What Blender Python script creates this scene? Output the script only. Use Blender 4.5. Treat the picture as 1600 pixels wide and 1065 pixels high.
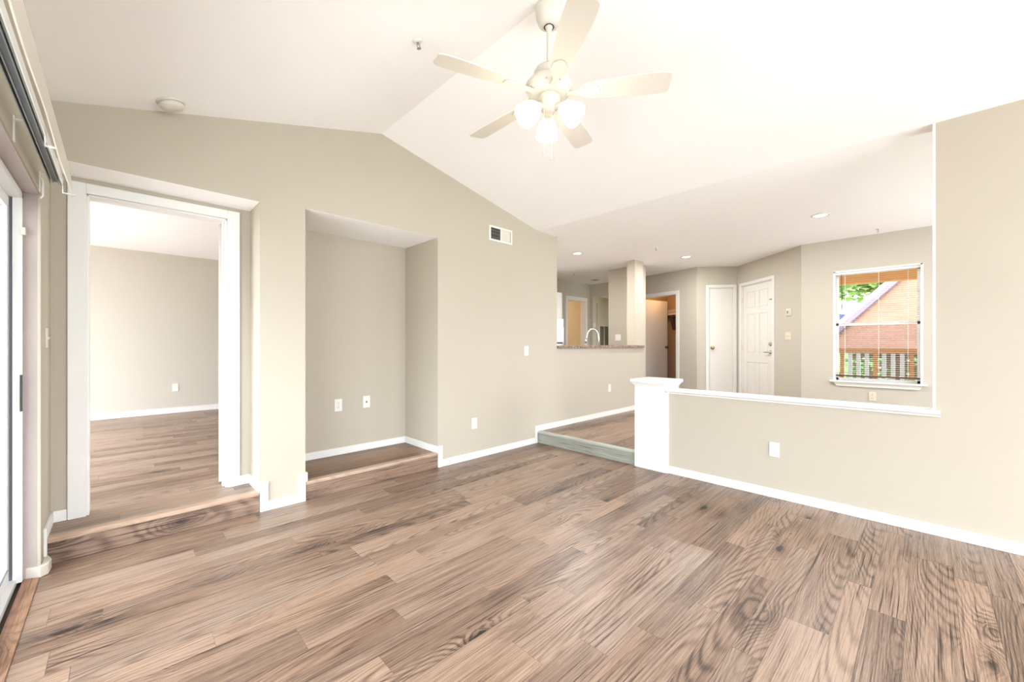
import bpy, math, random
from mathutils import Vector, Matrix
random.seed(7)
S = bpy.context.scene
COL = S.collection
for o in list(bpy.data.objects):
    bpy.data.objects.remove(o, do_unlink=True)
PI = math.pi

# ------------------------------------------------------------------ camera
ALPHA = 0.7991            # angle between the view axis and the +X (long wall) direction
cam_d = bpy.data.cameras.new('camera')
cam_d.sensor_width = 36.0
cam_d.lens = 36.0 * 630.85 / 1600.0
cam_d.shift_y = (538.73 - 532.5) / 1600.0
cam_d.clip_start = 0.02
cam = bpy.data.objects.new('camera', cam_d)
COL.objects.link(cam)
cam.location = (0, 0, 1.27)
cam.rotation_euler = (PI / 2, 0, ALPHA - PI / 2)
S.camera = cam

# ------------------------------------------------------------------ colour management
S.view_settings.view_transform = 'Standard'
S.view_settings.look = 'None'
S.view_settings.gamma = 1
S.view_settings.use_curve_mapping = False
S.view_settings.exposure = 0.69
S.cycles.max_bounces = 12
S.cycles.diffuse_bounces = 8
S.cycles.use_denoising = True
S.cycles.sample_clamp_indirect = 8

# ------------------------------------------------------------------ sky, sun
W = bpy.data.worlds.new('sky'); S.world = W; W.use_nodes = True
bg = W.node_tree.nodes['Background']
bg.inputs[0].default_value = (0.885, 0.955, 1.05, 1)
_t = W.node_tree; _tc = _t.nodes.new('ShaderNodeTexCoord'); _sx = _t.nodes.new('ShaderNodeSeparateXYZ')
_mr = _t.nodes.new('ShaderNodeMapRange')            # overcast sky: zenith three times the horizon
_mr.inputs[1].default_value = 0.0; _mr.inputs[2].default_value = 1.0
_mr.inputs[3].default_value = 5.6; _mr.inputs[4].default_value = 17.0
_t.links.new(_tc.outputs['Generated'], _sx.inputs[0]); _t.links.new(_sx.outputs[2], _mr.inputs[0])
_t.links.new(_mr.outputs[0], bg.inputs[1])
sd = bpy.data.lights.new('sun', 'SUN'); sd.energy = 3.0; sd.angle = 0.02; sd.color = (1, .93, .82)
so = bpy.data.objects.new('sun', sd); COL.objects.link(so)
so.rotation_euler = Vector((0.25, -0.55, -0.8)).to_track_quat('-Z', 'Y').to_euler()

def portal(name, loc, direction, sx, sy):
    l = bpy.data.lights.new(name, 'AREA'); l.shape = 'RECTANGLE'; l.size = sx; l.size_y = sy
    l.cycles.is_portal = True
    o = bpy.data.objects.new(name, l); COL.objects.link(o); o.location = loc
    o.rotation_euler = Vector(direction).to_track_quat('-Z', 'Z').to_euler()
portal('slider_portal', (-0.62, 1.8, 1.05), (1, 0, 0), 3.2, 2.1)
portal('rear_portal', (1.8, -3.2, 1.35), (0, 1, 0), 3.8, 2.3)
portal('entry_portal', (5.65, -3.2, 1.45), (0, 1, 0), 2.9, 2.3)
portal('bedroom_portal', (-2.32, 6.35, 1.45), (1, 0, 0), 3.9, 2.3)

def area(name, loc, direction, sx, sy, power, color=(1, 1, 1)):
    l = bpy.data.lights.new(name, 'AREA'); l.shape = 'RECTANGLE'; l.size = sx; l.size_y = sy
    l.energy = power; l.color = color
    o = bpy.data.objects.new(name, l); COL.objects.link(o); o.location = loc
    o.rotation_euler = Vector(direction).to_track_quat('-Z', 'Y').to_euler()
    return o
def point(name, loc, power, color, r=.03):
    l = bpy.data.lights.new(name, 'POINT'); l.energy = power; l.color = color; l.shadow_soft_size = r
    o = bpy.data.objects.new(name, l); COL.objects.link(o); o.location = loc
    return o
WARM = (1.0, 0.86, 0.70)

# ------------------------------------------------------------------ dimensions (metres)
XL, YB, XA = -0.31, 3.54, 3.916          # slider wall, long gable wall, half-wall plane
XR, ZR = 1.751, 3.234                    # ridge
ZE, ZC = 2.68, 2.754                     # left eave, flat ceiling
ZS = 0.149                               # raised floors
XW = 7.25                                # window wall

# ------------------------------------------------------------------ materials
def srgb(r, g, b):
    f = lambda c: (c / 255) / 12.92 if c / 255 <= .04045 else ((c / 255 + .055) / 1.055) ** 2.4
    return (f(r), f(g), f(b), 1)
class NT:
    def __init__(s, name):
        s.m = bpy.data.materials.new(name); s.m.use_nodes = True
        s.t = s.m.node_tree; s.b = s.t.nodes['Principled BSDF']
    def n(s, typ, **kw):
        x = s.t.nodes.new(typ)
        for k, v in kw.items():
            if k.startswith('i_'):
                kk = k[2:]; x.inputs[int(kk) if kk.isdigit() else kk.replace('_', ' ')].default_value = v
            else: setattr(x, k, v)
        return x
    def l(s, a, b): s.t.links.new(a, b)
    def math(s, op, a, b=None, c=None, clamp=False):
        x = s.t.nodes.new('ShaderNodeMath'); x.operation = op; x.use_clamp = clamp
        for i, v in enumerate((a, b, c)):
            if v is None: continue
            if isinstance(v, (int, float)): x.inputs[i].default_value = v
            else: s.l(v, x.inputs[i])
        return x.outputs[0]
    def ramp(s, fac, stops, interp='LINEAR'):
        x = s.t.nodes.new('ShaderNodeValToRGB'); x.color_ramp.interpolation = interp
        e = x.color_ramp.elements
        while len(e) > 1: e.remove(e[-1])
        e[0].position, e[0].color = stops[0]
        for p, c in stops[1:]:
            q = e.new(p); q.color = c
        s.l(fac, x.inputs[0]); return x.outputs[0]
    def mix(s, typ, fac, a, b):
        x = s.t.nodes.new('ShaderNodeMix'); x.data_type = 'RGBA'; x.blend_type = typ
        for i, v in ((0, fac), (6, a), (7, b)):
            if isinstance(v, (int, float)): x.inputs[i].default_value = v
            elif isinstance(v, tuple): x.inputs[i].default_value = v
            else: s.l(v, x.inputs[i])
        return x.outputs[2]
def plain(name, col, rough=.5, metal=0, spec=.5, emit=None, es=0, var=0.0, bump=0.0, bscale=250, coat=0):
    k = NT(name); b = k.b
    b.inputs['Base Color'].default_value = col
    b.inputs['Roughness'].default_value = rough
    b.inputs['Metallic'].default_value = metal
    b.inputs['Specular IOR Level'].default_value = spec
    if coat: b.inputs['Coat Weight'].default_value = coat
    if emit: b.inputs['Emission Color'].default_value = emit; b.inputs['Emission Strength'].default_value = es
    tc = k.n('ShaderNodeTexCoord')
    if var:
        nz = k.n('ShaderNodeTexNoise', i_Scale=2.3, i_Detail=4.0); k.l(tc.outputs['Object'], nz.inputs['Vector'])
        f = k.math('MULTIPLY_ADD', nz.outputs[0], var, 1 - var / 2)
        cc = k.n('ShaderNodeCombineColor')
        for i in range(3): k.l(f, cc.inputs[i])
        k.l(k.mix('MULTIPLY', 1.0, col, cc.outputs[0]), b.inputs['Base Color'])
    if bump:
        nz = k.n('ShaderNodeTexNoise', i_Scale=bscale, i_Detail=3.0); k.l(tc.outputs['Object'], nz.inputs['Vector'])
        bm = k.n('ShaderNodeBump', i_Strength=bump, i_Distance=.002); k.l(nz.outputs[0], bm.inputs['Height'])
        k.l(bm.outputs[0], b.inputs['Normal'])
    return k.m

def wood_mat(name, tint=(1, 1, 1), dark=1.0, rough=.38, contrast=1.0):
    k = NT(name); b = k.b
    uv = k.n('ShaderNodeUVMap'); uv.uv_map = 'UVMap'
    at = k.n('ShaderNodeAttribute'); at.attribute_name = 'plank'
    sep = k.n('ShaderNodeSeparateColor'); k.l(at.outputs['Color'], sep.inputs[0])
    su = k.n('ShaderNodeSeparateXYZ'); k.l(uv.outputs[0], su.inputs[0])
    u, v = su.outputs[0], su.outputs[1]
    def vec(a, bb, c=0.0):
        x = k.n('ShaderNodeCombineXYZ')
        for i, w in enumerate((a, bb, c)):
            if isinstance(w, (int, float)): x.inputs[i].default_value = w
            else: k.l(w, x.inputs[i])
        return x.outputs[0]
    def noise(vv, det=2.0, rough=.5, dist=0.0):
        x = k.n('ShaderNodeTexNoise', i_Scale=1.0, i_Detail=det, i_Roughness=rough, i_Distortion=dist)
        k.l(vv, x.inputs['Vector']); return x.outputs[0]
    # knots
    vo = k.n('ShaderNodeTexVoronoi', i_Scale=1.0, i_Randomness=1.0)
    wob = noise(vec(k.math('MULTIPLY', u, 18.), k.math('MULTIPLY', v, 40.)), 3)
    k.l(vec(k.math('MULTIPLY_ADD', wob, .10, k.math('MULTIPLY', u, 1.55)), k.math('MULTIPLY_ADD', wob, .10, k.math('MULTIPLY', v, 4.2))), vo.inputs['Vector'])
    kd = vo.outputs['Distance']
    kmask = k.math('POWER', k.math('SUBTRACT', 1.0, k.math('MULTIPLY', kd, 2.4), clamp=True), 2.0)
    kcore = k.math('SUBTRACT', 1.0, k.math('MULTIPLY', kd, 11.0), clamp=True)
    # contour field -> cathedral figure
    vl = sep.outputs[2]
    f0 = noise(vec(k.math('MULTIPLY', u, .8), k.math('MULTIPLY', v, 4.5)), .8, .4)
    f1 = noise(vec(k.math('MULTIPLY', u, 6.0), k.math('MULTIPLY', v, 34.0)), 2.0, .5)
    cath = k.math('GREATER_THAN', k.math('FRACT', k.math('MULTIPLY', sep.outputs[1], 7.31)), .45)
    sgn = k.math('MULTIPLY_ADD', k.math('GREATER_THAN', k.math('FRACT', k.math('MULTIPLY', sep.outputs[1], 3.7)), .5), 2.0, -1.0)
    vs_ = k.math('ADD', vl, k.math('MULTIPLY_ADD', f0, .07, -.035))
    par = k.math('MULTIPLY', k.math('MULTIPLY', vs_, vs_), 1400.0)
    fc = k.math('ADD', par, k.math('MULTIPLY', k.math('MULTIPLY', u, sgn), 6.5))
    fst = k.math('ADD', k.math('MULTIPLY', v, 80.0), k.math('MULTIPLY', noise(vec(k.math('MULTIPLY', u, .7), k.math('MULTIPLY', v, 17.0), 5.0), 1.5), 9.0))
    mx = k.n('ShaderNodeMix'); mx.data_type = 'FLOAT'
    k.l(cath, mx.inputs[0]); k.l(fst, mx.inputs[2]); k.l(fc, mx.inputs[3])
    fld = k.math('ADD', mx.outputs[0], k.math('MULTIPLY', kmask, 7.0))
    fld = k.math('ADD', fld, k.math('MULTIPLY', f0, 3.2))
    fld = k.math('ADD', fld, k.math('MULTIPLY', f1, .35))
    sn = k.math('MULTIPLY_ADD', k.math('SINE', k.math('MULTIPLY', fld, 6.2832)), .5, .5)
    line = k.math('POWER', sn, 2.5)
    # fine streaks and pores
    st = noise(vec(k.math('MULTIPLY', u, 4.0), k.math('MULTIPLY', v, 210.0)), 3.0, .6)
    st2 = noise(vec(k.math('MULTIPLY', u, 1.3), k.math('MULTIPLY', v, 38.0)), 2.0, .55)
    st3 = noise(vec(k.math('MULTIPLY', u, 22.0), k.math('MULTIPLY', v, 420.0)), 2.0, .6)
    mod = noise(vec(k.math('MULTIPLY', u, 2.2), k.math('MULTIPLY', v, 9.0), 3.3), 2.0)
    line = k.math('MULTIPLY', line, k.math('MULTIPLY_ADD', cath, .45, .55))
    fac = k.math('MULTIPLY', line, k.math('MULTIPLY', k.math('SUBTRACT', mod, .25, clamp=True), 1.0 * contrast))
    fac = k.math('ADD', fac, k.math('MULTIPLY', k.math('SUBTRACT', st, .40, clamp=True), 1.2 * contrast))
    fac = k.math('ADD', fac, k.math('MULTIPLY', k.math('SUBTRACT', st2, .45), .65 * contrast))
    fac = k.math('ADD', fac, k.math('MULTIPLY', k.math('SUBTRACT', st3, .5), .5 * contrast))
    hs = noise(vec(k.math('MULTIPLY', u, 1.6), k.math('MULTIPLY', v, 115.0)), 2.0, .5)
    hs2 = noise(vec(k.math('MULTIPLY', u, 1.2), k.math('MULTIPLY', v, 6.0), 8.0), 1.0)
    fac = k.math('ADD', fac, k.math('MULTIPLY', k.math('MULTIPLY', k.math('SUBTRACT', hs, .56, clamp=True), 6.5), k.math('MULTIPLY', k.math('SUBTRACT', hs2, .38, clamp=True), 3.0)))
    fac = k.math('ADD', fac, k.math('MULTIPLY', kmask, .46))
    fac = k.math('ADD', fac, k.math('MULTIPLY', kcore, .9))
    fac = k.math('ADD', fac, k.math('MULTIPLY_ADD', sep.outputs[0], .42, -.12), clamp=True)
    T = lambda r, g, bb: tuple(list(x * t * dark for x, t in zip(srgb(r, g, bb)[:3], tint)) + [1])
    col = k.ramp(fac, [(0, T(190, 164, 144)), (.25, T(162, 136, 117)), (.5, T(127, 102, 86)), (.75, T(84, 65, 54)), (1, T(42, 32, 28))])
    hue = k.ramp(sep.outputs[1], [(0, (1.03, .985, .95, 1)), (1, (.97, 1.0, 1.03, 1))])
    col = k.mix('MULTIPLY', 1.0, col, hue)
    k.l(col, b.inputs['Base Color'])
    rr = k.math('MULTIPLY_ADD', st, .16, rough - .08); k.l(rr, b.inputs['Roughness'])
    b.inputs['Specular IOR Level'].default_value = .5
    bm = k.n('ShaderNodeBump', i_Strength=.18, i_Distance=.001)
    k.l(k.math('SUBTRACT', 1.0, fac), bm.inputs['Height']); k.l(bm.outputs[0], b.inputs['Normal'])
    return k.m

M = {}
M['wall'] = plain('beige_wall_paint', (.465, .418, .338, 1), .75, spec=.25, var=.05, bump=.12)
M['wallcool'] = plain('greige_wall_paint', (.52, .485, .41, 1), .75, spec=.25, var=.05, bump=.12)
M['ceil'] = plain('white_ceiling_paint', (.93, .92, .91, 1), .85, spec=.2, var=.02, bump=.25, bscale=120)
M['trim'] = plain('white_trim_paint', (.74, .73, .70, 1), .4, var=.02)
M['door'] = plain('white_door_paint', (.72, .70, .66, 1), .42, var=.02)
M['plastic'] = plain('white_plastic', (.72, .70, .66, 1), .35)
M['ivory'] = plain('ivory_plastic', (.68, .62, .50, 1), .4)
M['slot'] = plain('dark_slot', (.05, .045, .04, 1), .6)
M['fan'] = plain('white_fan_enamel', (.66, .625, .55, 1), .35)
M['chrome'] = plain('polished_chrome', (.8, .8, .8, 1), .15, 1)
M['nickel'] = plain('satin_nickel', (.45, .42, .38, 1), .3, 1)
M['brass'] = plain('aged_brass', (.42, .29, .13, 1), .3, 1)
M['black'] = plain('black_rubber', (.02, .02, .02, 1), .5)
M['rail'] = plain('grey_aluminium', (.36, .38, .37, 1), .35, .8)
M['alu'] = plain('white_aluminium', (.80, .80, .80, 1), .35)
M['gasket'] = plain('dark_grey_gasket', (.12, .13, .15, 1), .4)
M['jamb'] = plain('worn_taupe_plaster', (.40, .34, .315, 1), .9, var=.35, bump=.5, bscale=90)
M['sill'] = plain('dark_subfloor', (.10, .07, .05, 1), .7)  # even dark brown of the subfloor, visible in the plank seams
M['floor'] = wood_mat('oak_laminate', (1.02, .985, .94), .60)
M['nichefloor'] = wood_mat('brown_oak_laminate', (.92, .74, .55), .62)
M['step'] = wood_mat('grey_green_weathered_laminate', (.76, 1.12, 1.30), 0.8, .5, .8)
M['nosing'] = wood_mat('pale_oak_nosing', (1.0, 1.0, .98), .8, .4, .5)
M['stepnosing'] = wood_mat('pale_green_grey_nosing', (.84, 1.16, 1.30), .95, .4, .4)
M['thres'] = wood_mat('tan_oak_threshold', (1.05, .86, .68), .92, .45, .7)
M['stucco'] = plain('pale_stucco', (.30, .29, .26, 1), .9, var=.12, bump=.6, bscale=60)
M['conc'] = plain('pale_concrete', (.62, .60, .56, 1), .9, var=.2)
M['bounceground'] = plain('light_bounce_ground', (.33, .30, .275, 1), .9, var=.15)  # tone chosen for the light it bounces up to the ceilings
M['closetwall'] = plain('tan_closet_paint', (.45, .30, .17, 1), .8, var=.05)
M['tan'] = plain('tan_room_paint', (.66, .54, .40, 1), .8)
M['ext_orange'] = plain('orange_cedar', (.70, .30, .10, 1), .7, var=.25)
M['ext_white'] = plain('white_exterior_paint', (.85, .85, .88, 1), .6)
M['bark'] = plain('grey_bark', (.16, .12, .09, 1), .9, var=.4)
M['grass'] = plain('lawn', (.10, .20, .05, 1), .9, var=.4)
M['asphalt'] = plain('asphalt', (.25, .25, .26, 1), .9, var=.2)
M['leaf'] = plain('leaf_green', (.10, .22, .04, 1), .6, var=.5)
M['leaf2'] = plain('leaf_yellow_green', (.22, .32, .07, 1), .6, var=.5)
M['siding'] = plain('tan_siding', (.16, .08, .045, 1), .8, var=.2)
M['boardw'] = plain('weathered_white_board', (.36, .35, .32, 1), .8, var=.15)
M['hip'] = plain('lilac_grey_ridge_cap', (.09, .06, .075, 1), .8, var=.2)
M['navy'] = plain('navy_glass', (.02, .03, .12, 1), .15)
M['slat'] = plain('blind_slat', (.62, .50, .40, 1), .5)
M['cord'] = plain('white_cord', (.85, .83, .78, 1), .7)
M['cloth'] = plain('folded_linen', (.55, .45, .34, 1), .9, var=.3)
M['darkwood'] = plain('dark_brown_wood', (.08, .035, .02, 1), .6)
# roof shingles
def shingles():
    k = NT('brown_shingles'); tc = k.n('ShaderNodeTexCoord')
    br = k.n('ShaderNodeTexBrick', i_Scale=3.0); br.inputs['Color1'].default_value = (.080, .027, .008, 1)
    br.inputs['Color2'].default_value = (.095, .035, .012, 1); br.inputs['Mortar'].default_value = (.06, .026, .014, 1)
    br.inputs['Mortar Size'].default_value = .012
    k.l(tc.outputs['UV'], br.inputs['Vector']); k.l(br.outputs[0], k.b.inputs['Base Color']); k.b.inputs['Roughness'].default_value = .9
    return k.m
M['shingle'] = shingles()
# granite
def granite():
    k = NT('speckled_granite'); tc = k.n('ShaderNodeTexCoord')
    vo = k.n('ShaderNodeTexVoronoi', i_Scale=90.); k.l(tc.outputs['Object'], vo.inputs['Vector'])
    nz = k.n('ShaderNodeTexNoise', i_Scale=35., i_Detail=4.0); k.l(tc.outputs['Object'], nz.inputs['Vector'])
    sc = k.n('ShaderNodeSeparateColor'); k.l(vo.outputs['Color'], sc.inputs[0])
    f = k.math('MULTIPLY_ADD', nz.outputs[0], .8, k.math('MULTIPLY', sc.outputs[0], .5))
    c = k.ramp(f, [(.3, srgb(60, 45, 40)), (.5, srgb(125, 98, 80)), (.68, srgb(180, 158, 140)), (.85, srgb(70, 60, 58))])
    k.l(c, k.b.inputs['Base Color']); k.b.inputs['Roughness'].default_value = .2
    return k.m
M['granite'] = granite()
def glass(name, tint):
    k = NT(name); t = k.t
    tr = k.n('ShaderNodeBsdfTransparent'); tr.inputs[0].default_value = tint
    gl = k.n('ShaderNodeBsdfGlossy', i_Roughness=.02)
    fr = k.n('ShaderNodeFresnel', i_IOR=1.12); mx = k.n('ShaderNodeMixShader')
    k.l(fr.outputs[0], mx.inputs[0]); k.l(tr.outputs[0], mx.inputs[1]); k.l(gl.outputs[0], mx.inputs[2])
    k.l(mx.outputs[0], t.nodes['Material Output'].inputs[0]); return k.m
M['glass'] = glass('clear_glass', (.90, .91, .90, 1))
M['dimglass'] = glass('view_dimming_glass', (.90, .92, .92, 1))  # slight tint added to dim the bright view outside
def screen():
    k = NT('grey_insect_screen'); tr = k.n('ShaderNodeBsdfTransparent'); tr.inputs[0].default_value = (.78, .78, .79, 1)
    k.l(tr.outputs[0], k.t.nodes['Material Output'].inputs[0]); return k.m
M['screen'] = screen()
M['bulbglass'] = plain('lit_frosted_glass', (.95, .92, .85, 1), .4, emit=(1, .93, .78, 1), es=1.0)
M['lens'] = plain('lit_lamp_lens', (.9, .9, .9, 1), .4, emit=(1, .98, .95, 1), es=3.0)

# ------------------------------------------------------------------ mesh builder
class MB:
    def __init__(s): s.v = []; s.f = []; s.uv = {}
    def add(s, vs, fs):
        o = len(s.v); s.v += [tuple(x) for x in vs]; s.f += [tuple(i + o for i in f) for f in fs]; return s
    def box(s, x0, x1, y0, y1, z0, z1):
        x0, x1 = min(x0, x1), max(x0, x1); y0, y1 = min(y0, y1), max(y0, y1); z0, z1 = min(z0, z1), max(z0, z1)
        return s.add([(x, y, z) for z in (z0, z1) for x, y in ((x0, y0), (x1, y0), (x1, y1), (x0, y1))],
                     [(0, 3, 2, 1), (4, 5, 6, 7), (0, 1, 5, 4), (1, 2, 6, 5), (2, 3, 7, 6), (3, 0, 4, 7)])
    def prism(s, poly, axis, a0, a1):
        """polygon extruded along axis; poly in the two remaining coordinates (x,z for 'y'; y,z for 'x'; x,y for 'z')"""
        n = len(poly); area2 = sum(poly[i][0] * poly[(i + 1) % n][1] - poly[(i + 1) % n][0] * poly[i][1] for i in range(n))
        if area2 < 0: poly = poly[::-1]
        def P(p, a): return {'y': (p[0], a, p[1]), 'x': (a, p[0], p[1]), 'z': (p[0], p[1], a)}[axis]
        vs = [P(p, a0) for p in poly] + [P(p, a1) for p in poly]
        f = [tuple(range(n))[::-1], tuple(range(n, 2 * n))] + [(i, (i + 1) % n, (i + 1) % n + n, i + n) for i in range(n)]
        if axis == 'y': f = [g[::-1] for g in f]
        return s.add(vs, f)
    def tube(s, pts, r, n=10, cap=True):
        pts = [Vector(p) for p in pts]; rr = r if isinstance(r, (list, tuple)) else [r] * len(pts)
        vs = []; prev = None
        for i, p in enumerate(pts):
            d = (pts[min(i + 1, len(pts) - 1)] - pts[max(i - 1, 0)]).normalized()
            if prev is None: up = Vector((0, 0, 1)) if abs(d.z) < .9 else Vector((1, 0, 0))
            else: up = prev
            a = (up - d * up.dot(d)).normalized(); bq = d.cross(a); prev = a
            for j in range(n):
                t = 2 * PI * j / n; vs.append(p + (a * math.cos(t) + bq * math.sin(t)) * rr[i])
        fs = []
        for i in range(len(pts) - 1):
            for j in range(n):
                q = (j + 1) % n; fs.append((i * n + j, i * n + q, (i + 1) * n + q, (i + 1) * n + j))
        if cap: fs += [tuple(range(n))[::-1], tuple(range((len(pts) - 1) * n, len(pts) * n))]
        return s.add(vs, fs)
    def lathe(s, prof, c=(0, 0, 0), n=28, axis='z', mat=None):
        vs = []; m = mat or Matrix.Identity(4)
        for r, z in prof:
            for j in range(n):
                t = 2 * PI * j / n; q = (r * math.cos(t), r * math.sin(t), z)
                if axis == 'y': q = (q[0], -z, q[1])
                if axis == 'x': q = (z, q[0], q[1])
                vs.append(m @ Vector(q) + Vector(c))
        fs = []
        for i in range(len(prof) - 1):
            for j in range(n):
                q = (j + 1) % n; fs.append((i * n + j, i * n + q, (i + 1) * n + q, (i + 1) * n + j))
        if prof[0][0] > 1e-5: fs.append(tuple(range(n))[::-1])
        if prof[-1][0] > 1e-5: fs.append(tuple(range((len(prof) - 1) * n, len(prof) * n)))
        return s.add(vs, fs)
    def build(s, name, mat, parent=None, smooth=False, bevel=0, loc=None, rot=None):
        me = bpy.data.meshes.new(name); me.from_pydata(s.v, [], s.f); me.update()
        import bmesh
        bm = bmesh.new(); bm.from_mesh(me); bmesh.ops.recalc_face_normals(bm, faces=bm.faces); bm.to_mesh(me); bm.free()
        me.materials.append(mat)
        if smooth:
            me.polygons.foreach_set('use_smooth', [True] * len(me.polygons))
        ob = bpy.data.objects.new(name, me); COL.objects.link(ob)
        if parent: ob.parent = parent
        if loc: ob.location = loc
        if rot: ob.rotation_euler = rot
        if bevel:
            b = ob.modifiers.new('bevel', 'BEVEL'); b.width = bevel; b.segments = 2; b.limit_method = 'ANGLE'
        return ob
def box(x0, x1, y0, y1, z0, z1): return MB().box(x0, x1, y0, y1, z0, z1)
def tag(o, label=None, cat=None, group=None, kind=None):
    if label: o['label'] = label
    if cat: o['category'] = cat
    if group: o['group'] = group
    if kind: o['kind'] = kind
    return o
def struct(o, label=None): return tag(o, label, None, None, 'structure')
def empty(name, loc=(0, 0, 0), rz=0):
    o = bpy.data.objects.new(name, None); COL.objects.link(o); o.location = loc; o.rotation_euler = (0, 0, rz); return o

def woodbox(boxes, name, mat, parent=None, along='x', bevel=0):
    """boards with UVs along the grain and the plank attribute"""
    me_b = MB(); info = []
    for bx in boxes:
        me_b.box(*bx[:6]); info.append((random.uniform(0, 50), random.uniform(0, 50), bx[6] if len(bx) > 6 else random.random() * .6, random.random()))
    ob = me_b.build(name, mat, parent, bevel=bevel); me = ob.data
    wood_uv(me, info, along); return ob
def wood_uv(me, info, along='x'):
    me.uv_layers.new(name='UVMap'); me.color_attributes.new('plank', 'FLOAT_COLOR', 'CORNER')
    uvl = me.uv_layers['UVMap']; ca = me.color_attributes['plank']
    ax = 1 if along == 'x' else 0
    for p in me.polygons:
        i = p.vertices[0] // 8; ou, ov, t, hh = info[min(i, len(info) - 1)]
        nrm = p.normal; ys = [me.vertices[q].co[ax] for q in range(i * 8, i * 8 + 8)]; ym = (min(ys) + max(ys)) / 2
        for li in p.loop_indices:
            c = me.vertices[me.loops[li].vertex_index].co
            if along == 'x':
                uu, vv = c.x, (c.y if abs(nrm.z) > .5 else c.z)
            else:
                uu, vv = c.y, (c.x if abs(nrm.z) > .5 else c.z)
            uvl.data[li].uv = (uu + ou, vv + ov); ca.data[li].color = (t, hh, c[ax] - ym, 1)

# ------------------------------------------------------------------ floors (planks run along X)
ROWS = [-.103, .068, .2, .3, .465, .575, .677, .798, .91, 1.05, 1.24, 1.364, 1.44, 1.56, 1.68, 1.80, 1.97, 2.09, 2.21, 2.36, 2.535, 2.65, 2.77, 2.94, 3.06, 3.18, 3.35, 3.53]
BUTT = {.068: (2.59, .75, .35), .3: (2.23, .12, .5), .677: (2.04, .4, .3), 1.05: (2.41, .25, .45), .91: (1.43, .62, .3),
        1.44: (.76, .2, .82), 2.36: (1.04, .5, .02), 1.24: (1.66, .3, .5), -.103: (3.42, .45, .5), 2.21: (2.31, .3, .8), .465: (1.85, .5, .35)}
def planks(x0, x1, y0, y1, z, name, mat, rows=None, seed=1):
    rnd = random.Random(seed)
    if rows is None: rows = [y0]
    else: rows = list(rows)
    while rows[0] > y0: rows.insert(0, rows[0] - rnd.choice((.12, .17, .125)))
    while rows[-1] < y1: rows.append(rows[-1] + rnd.choice((.12, .17, .125)))
    bxs = []; g = .0005
    for r0, r1 in zip(rows[:-1], rows[1:]):
        a, b = max(r0, y0), min(r1, y1)
        if b - a < .004: continue
        key = round(r0, 3); forced = BUTT.get(key) if seed == 1 else None
        if forced:
            bt, ta, tb = forced
            cuts = [bt]; tones = [ta, tb]
            while cuts[0] > x0: cuts.insert(0, cuts[0] - rnd.uniform(1.15, 1.3)); tones.insert(0, rnd.random() ** 1.3 * .8)
            while cuts[-1] < x1: cuts.append(cuts[-1] + rnd.uniform(1.15, 1.3)); tones.append(rnd.random() ** 1.3 * .8)
            spans = list(zip(cuts[:-1], cuts[1:], tones[1:]))
        else:
            c = x0 - rnd.uniform(0, 1.2); spans = []
            while c < x1:
                d = c + rnd.uniform(.9, 1.3); spans.append((c, d, rnd.random() ** 1.3 * .8)); c = d
        for c, d, t in spans:
            c, d = max(c, x0), min(d, x1)
            if d - c < .004: continue
            bxs.append((c + g, d - g, a + g, b - g, z - .02, z, t))
    return woodbox(bxs, name, mat)
f = struct(planks(XL, XA, -3.0, YB, 0, 'floor', M['floor'], ROWS, 1), 'sunken living room floor of mixed-tone oak laminate planks')
struct(box(XL - .2, XA, -3, YB + .02, -.3, -.021).build('floor', M['sill']), 'dark subfloor under the living room planks')
struct(planks(XA + .03, 9.6, -3.0, 7.6, ZS, 'floor', M['floor'], None, 2), 'raised entry and kitchen floor of oak laminate')
struct(box(XA + .02, 9.6, -3, 7.6, -.3, ZS - .021).build('floor', M['sill']))
struct(planks(-2.3, 1.0, YB + .06, 9.0, ZS, 'floor', M['floor'], None, 5), 'raised bedroom floor of grey-brown laminate')
struct(planks(1.0, 3.4, 4.3, 9.0, ZS, 'floor', M['floor'], None, 6))
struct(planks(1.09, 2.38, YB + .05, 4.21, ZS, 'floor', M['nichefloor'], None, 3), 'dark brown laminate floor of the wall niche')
struct(box(-2.3, 3.4, YB + .025, 9.0, -.3, ZS - .021).build('floor', M['sill']))

# risers and nosings
def riser_x(name, x0, x1, label):
    r = woodbox([(x0, x1, YB + .002, YB + .022, 0.0, ZS - .022, .45)], name, M['floor']); struct(r, label)
    nz = woodbox([(x0, x1, YB - .014, YB + .058, ZS - .024, ZS + .006, .0)], name, M['nosing'], bevel=.006)
    struct(nz, label.replace('riser', 'nosing'))
riser_x('trim_1', XL, .765, 'oak laminate step riser below the bedroom doorway')
riser_x('trim_2', 1.094, 2.366, 'oak laminate step riser below the wall niche')
struct(woodbox([(XA - .004, XA + .018, 2.12, YB, .0, ZS - .022, .12)], 'trim_3', M['step'], along='y'), 'weathered grey-green laminate riser of the kitchen step')
struct(woodbox([(XA - .018, XA + .04, 2.12, YB, ZS - .024, ZS + .006, .0)], 'trim_3', M['stepnosing'], along='y', bevel=.006), 'pale grey-green nosing on the kitchen step')
struct(woodbox([(XL - .062, XL, .1, 3.402, -.015, .006, .5)], 'trim_4', M['thres'], along='y', bevel=.002), 'tan wood threshold strip inside the glass slider')

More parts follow.
